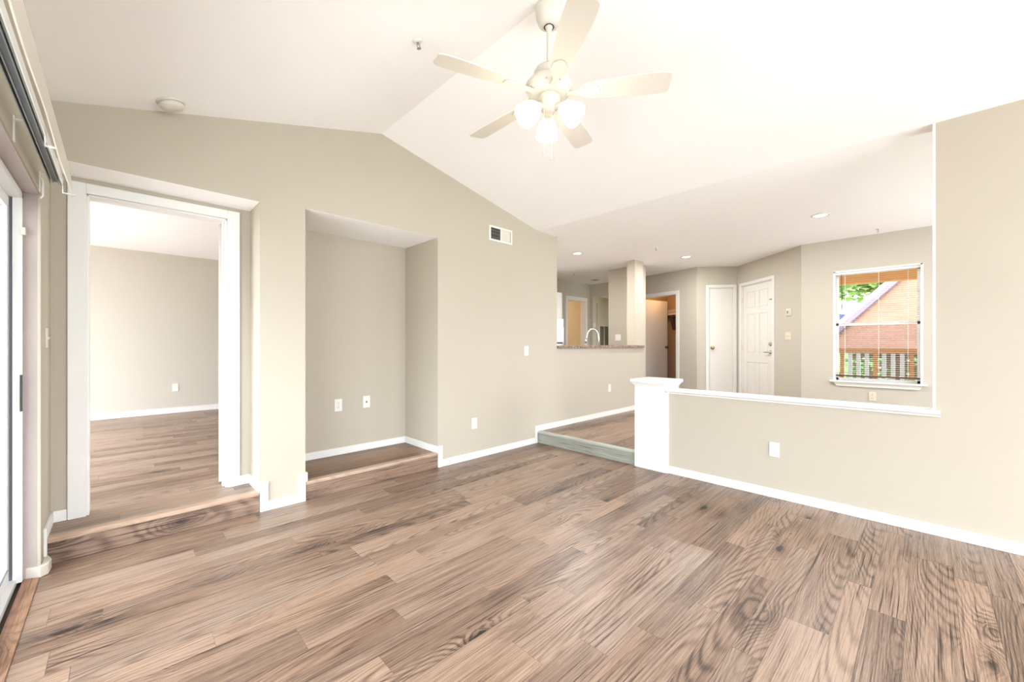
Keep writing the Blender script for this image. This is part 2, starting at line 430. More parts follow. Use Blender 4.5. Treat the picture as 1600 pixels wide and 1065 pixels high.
# ------------------------------------------------------------------ ceiling
c = MB()
T = .15
c.prism([(XL - .3, ZE - .3 * .272), (XR, ZR), (XR, ZR + T + .1), (XL - .3, ZE + T)], 'y', -3.3, 8.9 - 4.6)
c.prism([(XR, ZR), (XA - .03, ZC + .007), (XA, ZC + .001), (XA + .03, ZC), (XA + .03, ZC + T), (XR, ZR + T + .1)], 'y', -3.3, 4.3)
c.box(XA + .03, 9.8, -3.3, 7.8, ZC, ZC + T)
struct(c.build('ceiling', M['ceil']), 'white vaulted ceiling meeting a flat kitchen ceiling')
struct(box(-2.4, 3.9, 3.97, 9.0, ZC, ZC + .08).build('ceiling', M['ceil']), 'flat white bedroom ceiling')
struct(box(-2.4, 9.9, -3.4, 9.1, 3.55, 3.65).build('ceiling', M['conc']), 'unseen slab above the rooms, added to block sky light')  # slab added over the ceilings so no sky light leaks in

def zceil(x):
    if x <= XR: return ZR - (XR - x) * .2688
    if x <= XA: return ZR - (x - XR) * .2217
    return ZC

# ------------------------------------------------------------------ long gable wall with recess and niche
w = MB()
w.prism([(XL - .2, 2.36), (.767, 2.36), (.767, zceil(.767) + .05), (XL - .2, zceil(XL - .2) + .05)], 'y', YB, 3.97)
w.prism([(.767, 0), (1.09, 0), (1.09, zceil(1.09) + .05), (.767, zceil(.767) + .05)], 'y', YB, 4.30)
w.prism([(1.09, 2.385), (2.37, 2.385), (2.37, zceil(2.37) + .05), (XR, ZR + .05), (1.09, zceil(1.09) + .05)], 'y', YB, 4.30)
w.prism([(2.37, 0), (4.305, 0), (4.305, ZC + .02), (XA, ZC + .03), (2.37, zceil(2.37) + .05)], 'y', YB, YB + .14)
w.box(2.3701, 2.50, YB + .01, 4.30, 0, 2.9)
w.box(1.08, 2.38, 4.20, 4.305, 0, 2.39)
# pass-through half wall under the bar
w.box(4.305, 6.72, YB, YB + .14, 0, 1.221)
struct(w.build('wall_back', M['wall']), 'long beige gable wall with doorway recess, tall niche and kitchen pass-through')
struct(box(XL, .765, YB + .004, 3.848, 2.3585, 2.362).build('trim_5', M['ceil']), 'white soffit over the bedroom doorway recess')
struct(box(1.092, 2.368, YB + .004, 4.198, 2.3835, 2.387).build('trim_6', M['ceil']), 'white soffit over the tall niche')
# recess back wall with the bedroom doorway
DX0, DX1, DZ = -.155, .612, 2.262
w = MB()
w.box(XL - .2, DX0, 3.85, 3.97, 0, 2.75).box(DX1, .767, 3.85, 3.97, 0, 2.75).box(DX0, DX1, 3.85, 3.97, DZ, 2.75)
struct(w.build('wall_recess', M['wall']), 'beige wall around the bedroom doorway')
# bedroom shell
struct(box(-2.4, 3.5, 8.664, 8.8, 0, ZC + .01).build('wall_bedroom_far', M['wallcool']), 'plain greige far wall of the bedroom')
struct(box(3.4, 3.5, 4.3, 8.7, 0, ZC).build('wall_bedroom_right', M['wallcool']))
struct(MB().box(-2.3, -2.2, 3.9, 4.4, 0, ZC).box(-2.3, -2.2, 8.3, 8.7, 0, ZC).box(-2.3, -2.2, 4.4, 8.3, 0, .3).box(-2.3, -2.2, 4.4, 8.3, 2.6, ZC).build('wall_bedroom_left', M['wallcool']))
struct(MB().box(-2.3, XL - .2, 3.85, 3.97, 0, ZC).box(.767, 3.5, 4.28, 4.34, 0, ZC).build('wall_bedroom_near', M['wallcool']))

# ------------------------------------------------------------------ slider wall (left)
w = MB()
w.box(XL - .06, XL, 3.41, 3.86, 0, 2.85)           # pier beside the recess
w.box(XL - .20, XL - .06, 3.41, 3.86, 0, 2.85)
w.box(XL - .20, XL, .1, 3.41, 2.10, 2.85)          # header
w.box(XL - .20, XL, -3.0, .1, 0, 2.85)
struct(w.build('wall_left', M['wall']), 'beige wall holding the sliding glass door')
struct(box(XL - .062, XL - .008, 3.402, 3.412, .0, 2.10).build('trim_7', M['jamb']), 'worn taupe plaster reveal beside the glass slider')
struct(box(XL - .062, XL - .004, .1, 3.41, 2.092, 2.102).build('trim_8', M['jamb']), 'plaster soffit above the glass slider')
struct(box(XL - .012, XL + .002, 3.398, 3.412, .06, 2.10).build('trim_9', M['wall'], bevel=.003), 'pale corner bead at the slider opening')

# sliding glass door
sl = empty('door_1', (XL - .06, 1.75, 0)); struct(sl, 'sliding glass door with white aluminium frame'); 
def L(b, name, mat, par, **k):       # world-coordinates box parented to an empty without rotation
    o = b.build(name, mat, par, **k); o.location = Vector(o.location) - Vector(par.location); return o
fx = XL - .062
fr = MB()
fr.box(fx - .035, fx, 3.380, 3.402, 0, 2.09).box(fx - .14, fx - .05, 3.380, 3.402, 0, 2.09)
fr.box(fx - .14, fx, .1, 3.402, 2.055, 2.09).box(fx - .14, fx - .02, .1, 3.402, -.01, .022)
fr.box(fx - .14, fx, .1, .14, 0, 2.09)
L(fr, 'frame', M['alu'], sl, bevel=.002)
L(MB().box(fx - .05, fx - .035, 3.385, 3.40, .02, 2.06), 'gasket', M['gasket'], sl)
L(MB().box(fx - .008, fx + .001, 3.374, 3.381, .915, 1.11), 'handle', M['slot'], sl)
L(MB().box(fx - .006, fx + .012, 3.370, 3.398, 1.86, 1.90), 'latch_block', M['ivory'], sl, bevel=.002)
pn = MB()
X0, X1 = fx - .075, fx - .045
pn.box(X0, X1, 3.325, 3.378, .025, 2.05).box(X0, X1, 1.75, 1.81, .025, 2.05)
pn.box(X0, X1, 1.81, 3.325, .025, .10).box(X0, X1, 1.81, 3.325, 1.99, 2.05)
L(pn, 'door_panel', M['alu'], sl, bevel=.002)
L(MB().box(X1, X1 + .006, 3.372, 3.380, .03, 2.05).box(X1 - .002, X1 + .004, 1.81, 3.33, .098, .104), 'seal', M['gasket'], sl)
L(MB().box(X0 + .012, X0 + .018, 1.81, 3.325, .10, 1.99), 'glass_pane', M['glass'], sl)
pn = MB(); X0, X1 = fx - .125, fx - .095
pn.box(X0, X1, 1.72, 1.78, .025, 2.05).box(X0, X1, .14, .20, .025, 2.05).box(X0, X1, .2, 1.72, .025, .10).box(X0, X1, .2, 1.72, 1.99, 2.05)
L(pn, 'door_panel', M['alu'], sl, bevel=.002)
L(MB().box(X0 + .012, X0 + .018, .2, 1.72, .10, 1.99), 'glass_pane', M['glass'], sl)
# balcony outside
struct(box(-2.2, XL - .2, -1.0, 3.85, -.25, -.03).build('floor', M['conc']), 'pale concrete balcony slab outside the slider')
struct(box(-1.6, XL - .2, 3.50, 3.84, -.03, 2.6).build('wall_balcony', M['stucco']), 'pale stucco balcony side wall seen through the slider')
struct(box(-40, -2.2, -40, 30, -2.7, -2.6).build('ground', M['bounceground']), 'unseen ground beyond the balcony, tone set to bounce light')  # unseen ground plane added to control light bounced indoors
nb = empty('nail_board', (-.72, 3.49, 0)); tag(nb, 'pale upright board with dark nail heads outside the glass slider', 'board')
L(box(-.80, -.62, 3.482, 3.499, -.02, 2.45), 'board', M['boardw'], nb, bevel=.002)
k_ = [.28, .62, .95, 1.06, 1.30, 1.62, 1.9]
for z in k_:
    L(MB().lathe([(0, .004), (.006, .003), (.006, 0)], (-.70, 3.481, z), 10, 'y'), 'nail_head', M['slot'], nb)

# curtain rail
cr = empty('curtain_rail', (-.25, 2.0, 2.17)); tag(cr, 'grey metal curtain track on angled brackets above the glass slider', 'curtain rail')
rl = MB().box(-.272, -.268, .4, 3.35, 2.155, 2.185).box(-.232, -.228, .4, 3.35, 2.155, 2.185).box(-.272, -.228, .4, 3.35, 2.181, 2.185)
rl.box(-.262, -.258, .4, 3.35, 2.16, 2.181).box(-.242, -.238, .4, 3.35, 2.16, 2.181)
L(rl, 'track', M['rail'], cr)
L(MB().box(-.258, -.242, .4, 3.348, 2.167, 2.174), 'slide_strip', M['gasket'], cr)
L(MB().box(-.226, -.222, .4, 3.35, 2.150, 2.190), 'front_lip', M['alu'], cr)
for y in (3.34, 2.60, 1.5):
    L(MB().box(XL, XL + .004, y - .012, y + .012, 2.10, 2.205).box(XL, -.228, y - .012, y + .012, 2.188, 2.193), 'bracket', M['alu'], cr, bevel=.001)
    L(MB().box(-.222, -.176, y - .01, y + .01, 2.11, 2.114).box(-.226, -.222, y - .01, y + .01, 2.11, 2.19), 'valance_clip', M['alu'], cr)
L(MB().tube([(-.31 + .012, 3.27, 2.155), (-.31 + .02, 3.27, 2.14), (-.31 + .02, 3.27, 2.06), (-.31 + .012, 3.27, 2.045)], .004, 8), 'cord_cleat', M['plastic'], cr)
# valance strip, free end drooping and tapering
v = MB(); N = 24; vs = []
for i in range(N + 1):
    y = .9 + (3.19 - .9) * i / N; t = max(0, (y - 2.7) / .49)
    x = -.17 - .012 * t * t; zt = 2.098 - .035 * t; zb = 2.006 + .052 * t ** 1.5
    cur = .006 * math.sin(i * .7)
    vs += [(x + cur * .3, y, zb), (x + cur * .3 + .004, y, zb), (x + .004, y, zt), (x, y, zt)]
fs = []
for i in range(N):
    for j in range(4): q = (j + 1) % 4; fs.append((i * 4 + j, i * 4 + q, i * 4 + 4 + q, i * 4 + 4 + j))
fs += [(0, 3, 2, 1), tuple(N * 4 + j for j in range(4))]
tag(v.add(vs, fs).build('valance', M['fan']), 'long cream vinyl valance strip hanging in front of the curtain track', 'valance')

# ------------------------------------------------------------------ right wall, half wall, post
struct(box(XA, XA + .14, -3.0, -.038, 0, ZC + .01).build('wall_right', M['wall']), 'plain beige full-height wall to the right of the half wall')
struct(box(XA, XA + .12, -.038, 1.80, 0, .80).build('wall_half', M['wall']), 'low beige half wall between living room and entry')
struct(box(XA - .003, XA + .143, -.040, -.026, .80, ZC).build('trim_10', M['trim'], bevel=.002), 'white corner edge where the full wall ends')
cp = MB().prism([(XA - .012, .790), (XA - .012, .800), (XA - .028, .812), (XA - .030, .832), (XA + .150, .832), (XA + .148, .812), (XA + .132, .800), (XA + .132, .790)], 'y', -.062, 1.81)
struct(cp.build('trim_11', M['trim'], bevel=.002), 'moulded white cap along the half wall')
ps = empty('half_wall_post', (4.04, 1.98, 0)); tag(ps, 'square white post with moulded cap at the end of the half wall', 'post')
L(box(3.877, 4.20, 1.815, 2.14, 0, .875), 'shaft', M['trim'], ps, bevel=.002)
cm = MB()
for (d, z0, z1) in ((.012, .852, .868), (.022, .868, .884), (.034, .884, .915)):
    cm.box(3.877 - d, 4.20 + d, 1.815 - d, 2.14 + d, z0, z1)
L(cm, 'cap', M['trim'], ps, bevel=.004)
L(box(3.885, XA + .002, 1.788, 1.816, 0, .80), 'corner_strip', M['trim'], ps, bevel=.002)

# rear and side shells behind the camera, with openings added for fill daylight
struct(MB().box(XL - .2, -.1, -3.1, -3.0, 0, 3.4).box(3.7, XA + .1, -3.1, -3.0, 0, 3.4).box(-.1, 3.7, -3.1, -3.0, 0, .2).box(-.1, 3.7, -3.1, -3.0, 2.5, 3.4).build('wall_rear', M['wall']), 'beige rear wall with a wide opening added for fill daylight')
struct(MB().box(XA, 4.2, -3.1, -3.0, 0, ZC).box(7.1, 7.4, -3.1, -3.0, 0, ZC).box(4.2, 7.1, -3.1, -3.0, 0, .3).box(4.2, 7.1, -3.1, -3.0, 2.6, ZC).build('wall_entry_side', M['wall']), 'beige side wall of the entry with an unseen opening added for daylight')

# ------------------------------------------------------------------ far walls of the entry
class Seg:
    def __init__(s, P0, P1):
        s.P0 = Vector((P0[0], P0[1], 0)); d = Vector((P1[0] - P0[0], P1[1] - P0[1])); s.L = d.length; s.a = math.atan2(d.y, d.x)
    def e(s, name): return empty(name, s.P0, s.a)
    def pt(s, a, n, z): return s.P0 + Vector((math.cos(s.a) * a - math.sin(s.a) * n, math.sin(s.a) * a + math.cos(s.a) * n, z))
S1 = Seg((7.889, 3.055), (8.17, 4.29)); S2 = Seg((8.37, 2.499), (7.889, 3.055)); S3 = Seg((7.25, 1.28), (8.37, 2.499))
def segwall(seg, a0, a1, ops, z0, z1, mat, name, label=None, th=.12):
    b = MB(); a = a0
    for (o0, o1, zb, zt) in sorted(ops):
        b.box(a, o0, -th, 0, z0, z1)
        if zb > z0: b.box(o0, o1, -th, 0, z0, zb)
        b.box(o0, o1, -th, 0, zt, z1); a = o1
    b.box(a, a1, -th, 0, z0, z1)
    o = b.build(name, mat, loc=tuple(seg.P0), rot=(0, 0, seg.a)); struct(o, label); return o
segwall(S1, 0, 2.1, [(.455, 1.42, 0, 2.291)], 0, ZC + .01, M['wallcool'], 'wall_closet', 'greige wall around the open coat closet')
segwall(S2, -.05, S2.L, [(.07, .52, 0, 2.355)], 0, ZC + .01, M['wallcool'], 'wall_entry_corner', 'short greige wall with the narrow white closet door')
segwall(S3, 0, S3.L + .05, [(.665, 1.516, 0, 2.355)], 0, ZC + .01, M['wallcool'], 'wall_entry', 'angled greige wall holding the front door')
WY0, WY1, WZ0, WZ1 = .035, .925, .775, 2.305
struct(MB().box(XW, XW + .14, -3.1, WY0, 0, ZC + .01).box(XW, XW + .14, WY1, 1.30, 0, ZC + .01).box(XW, XW + .14, WY0, WY1, 0, WZ0).box(XW, XW + .14, WY0, WY1, WZ1, ZC + .01)
       .build('wall_window', M['wallcool']), 'greige entry wall with the blind-covered window')

def casing(seg, a0, a1, zt, name, label, wdt=.07, par=None, left=True):
    b = MB()
    b.box(a0 - wdt, a0, 0, .016, ZS, zt + wdt)
    if left: b.box(a1, a1 + wdt, 0, .016, ZS, zt + wdt)
    b.box(a0, a1, 0, .016, zt, zt + wdt)
    b.box(a0 - .0, a0 + .012, -.12, 0, ZS, zt).box(a1 - .012, a1, -.12, 0, ZS, zt).box(a0, a1, -.12, 0, zt - .012, zt)
    o = b.build(name, M['trim'], bevel=.003, loc=tuple(seg.P0), rot=(0, 0, seg.a)); struct(o, label); return o
casing(S1, .455, 1.42, 2.291, 'trim_12', 'white casing around the open coat closet')
casing(S2, .07, .52, 2.355, 'trim_13', 'white casing of the narrow closet door', wdt=.055)
casing(S3, .665, 1.516, 2.355, 'trim_14', 'white casing around the six-panel front door', wdt=.055)

def sixpanel(par, a0, a1, z0, z1, y, th=.035, panels=True):
    w = a1 - a0; h = z1 - z0
    b = MB().box(a0, a1, y - th, y - .008, z0, z1)
    st = .115 * w / .8; mid = .10
    rails = [0, .20, .93, 1.08, 1.72, 1.82, h] if h > 1.9 else [0, h]
    b.box(a0, a0 + st, y - .008, y, z0, z1).box(a1 - st, a1, y - .008, y, z0, z1)
    cx = (a0 + a1) / 2
    for r0, r1 in ((0, .22), (.80, .96), (1.66, 1.76), (h - .12, h)):
        b.box(a0 + st, a1 - st, y - .008, y, z0 + r0, z0 + r1)
    for r0, r1 in ((.22, .80), (.96, 1.66), (1.76, h - .12)): b.box(cx - mid / 2, cx + mid / 2, y - .008, y, z0 + r0, z0 + r1)
    leaf = b.build('door_leaf', M['door'], par, bevel=.003)
    p = MB()
    for r0, r1 in ((.22, .80), (.96, 1.66), (1.76, h - .12)):
        for q0, q1 in ((a0 + st, cx - mid / 2), (cx + mid / 2, a1 - st)):
            m = .022
            p.prism([(q0 + m, z0 + r0 + m), (q1 - m, z0 + r0 + m), (q1 - m, z0 + r1 - m), (q0 + m, z0 + r1 - m)], 'y', y - .012, y - .002)
    p.build('raised_panels', M['door'], leaf, bevel=.004)
    return leaf
# front door
fd = S3.e('door_2'); struct(fd, 'white six-panel front door with a lever handle')
leaf = sixpanel(fd, .68, 1.502, ZS + .012, 2.342, -.02)
h = MB().lathe([(.030, 0), (.030, .006), (.012, .010), (.011, .045), (0, .045)], (.745, -.02, 1.15), 20, 'y')
h = MB()
h.lathe([(.031, 0), (.031, -.006), (.013, -.010), (.011, -.045), (0, -.046)], (.745, -.02, 1.15), 20, 'y').tube([(.745, .022, 1.15), (.79, .026, 1.15), (.86, .022, 1.147)], [.011, .010, .008], 10)
h.build('lever_handle', M['nickel'], fd, smooth=True)
MB().lathe([(.030, 0), (.030, -.008), (.014, -.014), (.012, -.03), (0, -.031)], (.745, -.02, 1.285), 20, 'y').build('deadbolt', M['nickel'], fd, smooth=True)
MB().box(.655, .70, .0, .012, 2.015, 2.035).tube([(.67, .016, 2.025), (.72, .02, 2.025)], .005, 8).build('security_latch', M['brass'], fd)
for z in (.42, 1.23, 2.10):
    MB().box(1.502, 1.518, -.02, -.004, z - .05, z + .05).tube([(1.51, -.002, z - .05), (1.51, -.002, z + .05)], .006, 8).build('hinge', M['ivory'], fd)
# narrow closet door
nd = S2.e('door_3'); struct(nd, 'narrow flat white closet door with a brass knob')
leaf = box(.085, .506, -.045, -.012, ZS + .012, 2.342).build('door_leaf', M['door'], nd, bevel=.002)
MB().lathe([(.026, 0), (.026, -.005), (.010, -.010), (.010, -.028), (.026, -.036), (.030, -.05), (.020, -.062), (0, -.064)], (.455, -.012, 1.215), 22, 'y').build('knob', M['brass'], nd, smooth=True)
# coat closet leaf (open inward) and closet interior
cd = S1.e('door_4'); struct(cd, 'flat beige closet door standing open into the coat closet')
HG = (1.405, -.13); lf = MB().box(HG[0] - .035, HG[0], HG[1] - .79, HG[1], ZS + .012, 2.275)
o = lf.build('door_leaf', M['door'], cd, bevel=.002)
kb = MB().lathe([(.026, 0), (.026, .005), (.010, .010), (.010, .028), (.026, .036), (.030, .05), (.020, .062), (0, .064)], (0, 0, 0), 20, 'x')
kb.v = [(HG[0] - .035 - x, HG[1] - .73 + y, 1.22 + z) for x, y, z in kb.v]
kb.build('knob', M['slot'], cd, smooth=True)
for z in (.4, 1.2, 2.05):
    MB().box(HG[0] - .002, HG[0] + .012, HG[1] - .03, HG[1] + .01, z - .045, z + .045).build('hinge', M['nickel'], cd)
ci = MB().box(.2, 1.60, -1.17, -1.07, 0, 2.6).box(.1, .2, -1.17, -.12, 0, 2.6).box(1.50, 1.60, -1.17, -.12, 0, 2.6).box(.1, 1.60, -1.17, -.12, 2.5, 2.6)
struct(ci.build('wall_closet_inside', M['closetwall'], loc=tuple(S1.P0), rot=(0, 0, S1.a)), 'tan inner walls of the coat closet')
cs = S1.e('closet_shelf'); tag(cs, 'white shelf with wooden hanging rod inside the coat closet', 'shelf')
MB().box(.20, 1.50, -1.07, -.95, 1.965, 1.985).build('shelf_board', M['trim'], cs)
MB().tube([(.20, -.975, 1.93), (1.50, -.975, 1.93)], .014, 12).build('hanging_rod', M['darkwood'], cs)
MB().prism([(-1.07, 1.965), (-.95, 1.965), (-.95, 1.93), (-1.04, 1.62), (-1.07, 1.62)], 'x', 1.26, 1.33).build('bracket', M['darkwood'], cs)  # dark tapered wedge stands for the bracket and its shade
cl = MB()
for i, (dx, dy, dz) in enumerate(((0, 0, 0), (.01, .01, .035), (-.01, 0, .07))):
    cl.box(1.18 + dx, 1.40 + dx, -1.06 + dy * .5, -.965 + dy * .5, 1.986 + dz, 2.018 + dz)
tag(cl.build('folded_linen', M['cloth'], bevel=.012, loc=tuple(S1.P0), rot=(0, 0, S1.a)), 'folded tan linen piled on the coat closet shelf', 'linen')
pp = S1.pt(1.0, -.45, 2.40); point('closet_lamp', pp, 5, (1.0, .60, .30), .05)
lampo = MB().lathe([(.07, .10), (.075, .08), (.085, .04), (.07, 0), (0, -.015)], S1.pt(1.0, -.45, 2.402), 20)
bpy.data.objects['closet_lamp'].location.z = 2.34
tag(lampo.build('closet_ceiling_lamp', M['bulbglass'], smooth=True), 'small warm dome lamp on the coat closet ceiling', 'lamp')

# ------------------------------------------------------------------ window with blinds
wn = empty('window_1', (XW, .48, WZ0)); struct(wn, 'white framed double-hung window with horizontal blinds')
YW0, YW1 = WY0, WY1
fb = MB()
fb.box(XW - .002, XW + .14, YW0 - .003, YW0 + .022, WZ0, WZ1).box(XW - .002, XW + .14, YW1 - .022, YW1 + .003, WZ0, WZ1).box(XW - .002, XW + .14, YW0, YW1, WZ1 - .02, WZ1 + .003)
L(fb, 'window_frame', M['trim'], wn, bevel=.002)
sa = MB()
for x0, z0, z1 in ((XW + .075, WZ0, 1.575), (XW + .10, 1.545, WZ1 - .02)):
    y0, y1 = YW0 + .022, YW1 - .022
    sa.box(x0, x0 + .025, y0, y0 + .03, z0, z1).box(x0, x0 + .025, y1 - .03, y1, z0, z1).box(x0, x0 + .025, y0, y1, z0, z0 + .035).box(x0, x0 + .025, y0, y1, z1 - .035, z1)
L(sa, 'sash', M['ext_white'], wn, bevel=.002)
L(MB().box(XW + .085, XW + .089, YW0 + .05, YW1 - .05, WZ0 + .03, 1.545).box(XW + .11, XW + .114, YW0 + .05, YW1 - .05, 1.575, WZ1 - .05), 'glass_pane', M['dimglass'], wn)
L(MB().box(XW - .05, XW + .075, YW0 - .04, YW1 + .04, WZ0 - .022, WZ0 - .001), 'window_sill', M['trim'], wn, bevel=.004)
L(MB().prism([(YW0 - .005, WZ0 - .022), (YW1 + .005, WZ0 - .022), (YW1 - .035, WZ0 - .075), (YW0 + .035, WZ0 - .075)], 'x', XW - .022, XW), 'apron', M['trim'], wn, bevel=.003)
L(box(XW + .118, XW + .1195, YW0 + .022, YW1 - .022, WZ0 + .01, 1.56), 'insect_screen', M['screen'], wn)
bl = empty('window_blinds', (XW + .035, .48, WZ0)); tag(bl, 'horizontal slatted blinds lowered with slats open inside the entry window', 'blinds')
L(box(XW + .018, XW + .052, YW0 + .024, YW1 - .024, WZ1 - .052, WZ1 - .02), 'headrail', M['trim'], bl, bevel=.002)
sz0, sz1 = .865, WZ1 - .065; ns = 50
sm = MB()
sm.prism([(XW + .026, -.0004), (XW + .035, .0010), (XW + .044, -.0004), (XW + .044, -.0012), (XW + .035, .0002), (XW + .026, -.0012)], 'y', YW0 + .026, YW1 - .026)
s0 = sm.build('slat', M['slat'], bl); s0.location = Vector((0, 0, sz0)) - bl.location
for i in range(1, ns):
    s = s0.copy(); COL.objects.link(s); s.parent = bl; s.location = Vector((0, 0, sz0 + (sz1 - sz0) * i / (ns - 1))) - bl.location
L(box(XW + .022, XW + .048, YW0 + .026, YW1 - .026, .832, .852), 'bottom_rail', M['darkwood'], bl, bevel=.003)
for y in (.17, .45, .80):
    L(MB().tube([(XW + .022, y, .85), (XW + .022, y, WZ1 - .05)], .0016, 6).tube([(XW + .048, y, .85), (XW + .048, y, WZ1 - .05)], .0016, 6), 'ladder_cord', M['cord'], bl)
L(MB().tube([(XW + .012, .835, WZ1 - .05), (XW + .012, .83, 1.75)], .004, 8), 'tilt_wand', M['darkwood'], bl)

# ------------------------------------------------------------------ kitchen beyond the pass-through
w = MB().box(6.43, 6.72, YB + .005, 3.69, 1.266, ZC + .01).box(6.60, 7.08, 3.68, 3.80, 0, ZC + .01).box(6.95, 7.08, 3.70, 4.40, 0, ZC + .01)
struct(w.build('wall_kitchen_column', M['wall']), 'pale narrow wall column at the end of the granite bar')
w = MB().box(4.3, 7.43, 5.80, 5.92, 0, ZC + .01).box(8.13, 8.45, 5.80, 5.92, 0, ZC + .01).box(7.43, 8.13, 5.80, 5.92, 2.335, ZC + .01)
struct(w.build('wall_kitchen_far', M['wallcool']), 'greige kitchen wall with a cased doorway')
struct(MB().box(8.33, 8.45, 5.0, 5.719, 2.47, ZC + .01).box(8.33, 9.5, 5.72, 5.799, 0, ZC + .005).box(9.4, 9.5, 4.9, 5.8, 0, ZC).build('wall_kitchen_side', M['wallcool']), 'greige kitchen side wall above the utility alcove')
struct(box(8.45, 9.45, 4.95, 5.72, 2.47, 2.50).build('ceiling', M['ceil']), 'low white ceiling of the utility alcove')
struct(MB().box(4.2, 4.3, 3.60, 5.9, 0, ZC + .01).build('wall_kitchen_left', M['wallcool']))
b = MB().box(7.36, 7.43, 5.784, 5.80, ZS, 2.41).box(8.13, 8.20, 5.784, 5.80, ZS, 2.41).box(7.43, 8.13, 5.784, 5.80, 2.335, 2.41)
b.box(7.43, 7.445, 5.80, 5.93, ZS, 2.335).box(8.115, 8.13, 5.80, 5.93, ZS, 2.335).box(7.43, 8.13, 5.80, 5.93, 2.32, 2.335)
struct(b.build('trim_15', M['trim'], bevel=.002), 'white casing of the doorway behind the faucet')
struct(MB().box(7.0, 10.2, 7.3, 7.4, 0, ZC).box(7.0, 7.1, 5.92, 7.3, 0, ZC).box(10.1, 10.2, 5.9, 7.4, 0, ZC).box(9.4, 10.2, 5.8, 5.92, 0, ZC).build('wall_hall', M['tan']), 'tan hallway wall seen through the kitchen doorway')
struct(box(8.4, 10.3, 2.0, 7.6, ZC, ZC + .1).build('ceiling', M['ceil']))
point('hall_lamp', (8.5, 6.6, 2.5), 28, (1, .82, .6), .1)
gt = empty('bar_counter', (5.5, 3.6, 1.225)); tag(gt, 'brown speckled granite bar top on the kitchen pass-through wall', 'countertop')
L(MB().prism([(4.31, 3.50), (6.70, 3.50), (6.76, 3.53), (6.76, 3.70), (6.425, 3.70), (6.425, 3.86), (4.31, 3.86)], 'z', 1.222, 1.264), 'slab', M['granite'], gt, bevel=.006)
kc = empty('kitchen_counter', (5.5, 3.99, ZS)); tag(kc, 'white sink counter hidden behind the granite bar', 'cabinet')
L(MB().box(4.32, 6.56, 3.70, 4.24, ZS, 1.02), 'body', M['trim'], kc)
L(MB().box(4.32, 6.56, 3.70, 4.28, 1.022, 1.055), 'worktop', M['granite'], kc, bevel=.003)
# faucet
fa = empty('kitchen_faucet', (5.93, 3.95, 1.056)); tag(fa, 'chrome gooseneck kitchen faucet rising behind the granite bar', 'faucet')
pts = [(0, 0, 0), (0, 0, .34)]
for i in range(1, 13):
    t = PI * i / 12; pts.append((-.105 * (1 - math.cos(t)) * .72, .105 * (1 - math.cos(t)) * .68, .34 + .15 * math.sin(t)))
ex, ey = pts[-1][0], pts[-1][1]
pts.append((ex - .004, ey + .004, .31))
MB().tube(pts, .013, 12).build('spout', M['chrome'], fa, smooth=True)
MB().tube([(ex - .004, ey + .004, .31), (ex - .010, ey + .010, .26)], [.016, .021], 12).build('spray_head', M['chrome'], fa, smooth=True)
MB().tube([(ex - .010, ey + .010, .26), (ex - .011, ey + .011, .248)], [.020, .018], 12).build('nozzle', M['black'], fa)
MB().lathe([(.032, 0), (.032, .012), (.022, .02), (.02, .09), (.013, .10)], n=20).build('base', M['chrome'], fa, smooth=True)
MB().tube([(.02, -.0, .07), (.05, -.01, .09), (.10, -.03, .13)], [.009, .007, .006], 8).build('lever', M['chrome'], fa, smooth=True)
MB().tube([(-.14, .10, 0), (-.14, .10, .17), (-.16, .12, .20)], [.012, .011, .008], 10).build('soap_pump', M['chrome'], fa, smooth=True)
# fridge and cabinets
rf = empty('refrigerator', (5.9, 5.35, ZS)); tag(rf, 'white refrigerator at the left edge of the pass-through', 'refrigerator')
L(box(5.55, 6.23, 5.02, 5.76, ZS + .02, 1.78), 'body', M['ext_white'], rf, bevel=.006)
L(box(5.55, 6.23, 4.955, 5.015, ZS + .05, 1.20), 'door', M['ext_white'], rf, bevel=.01)
L(box(5.55, 6.23, 4.955, 5.015, 1.215, 1.78), 'freezer_door', M['ext_white'], rf, bevel=.01)
L(MB().tube([(6.18, 4.955, 1.29), (6.18, 4.925, 1.31), (6.18, 4.925, 1.60), (6.18, 4.955, 1.62)], .010, 8), 'handle', M['ext_white'], rf)
L(box(5.90, 6.20, 4.945, 4.953, 1.30, 1.325), 'badge_strip', M['slot'], rf)
uc = empty('wall_cabinet', (6.0, 5.5, 1.85)); tag(uc, 'white wall cabinet above the refrigerator', 'cabinet')
L(box(5.5, 6.50, 5.22, 5.80, 1.80, 2.34), 'body', M['trim'], uc, bevel=.003)
L(box(5.51, 5.99, 5.20, 5.219, 1.81, 2.33), 'door', M['door'], uc, bevel=.004)
L(box(6.01, 6.49, 5.20, 5.219, 1.81, 2.33), 'door', M['door'], uc, bevel=.004)
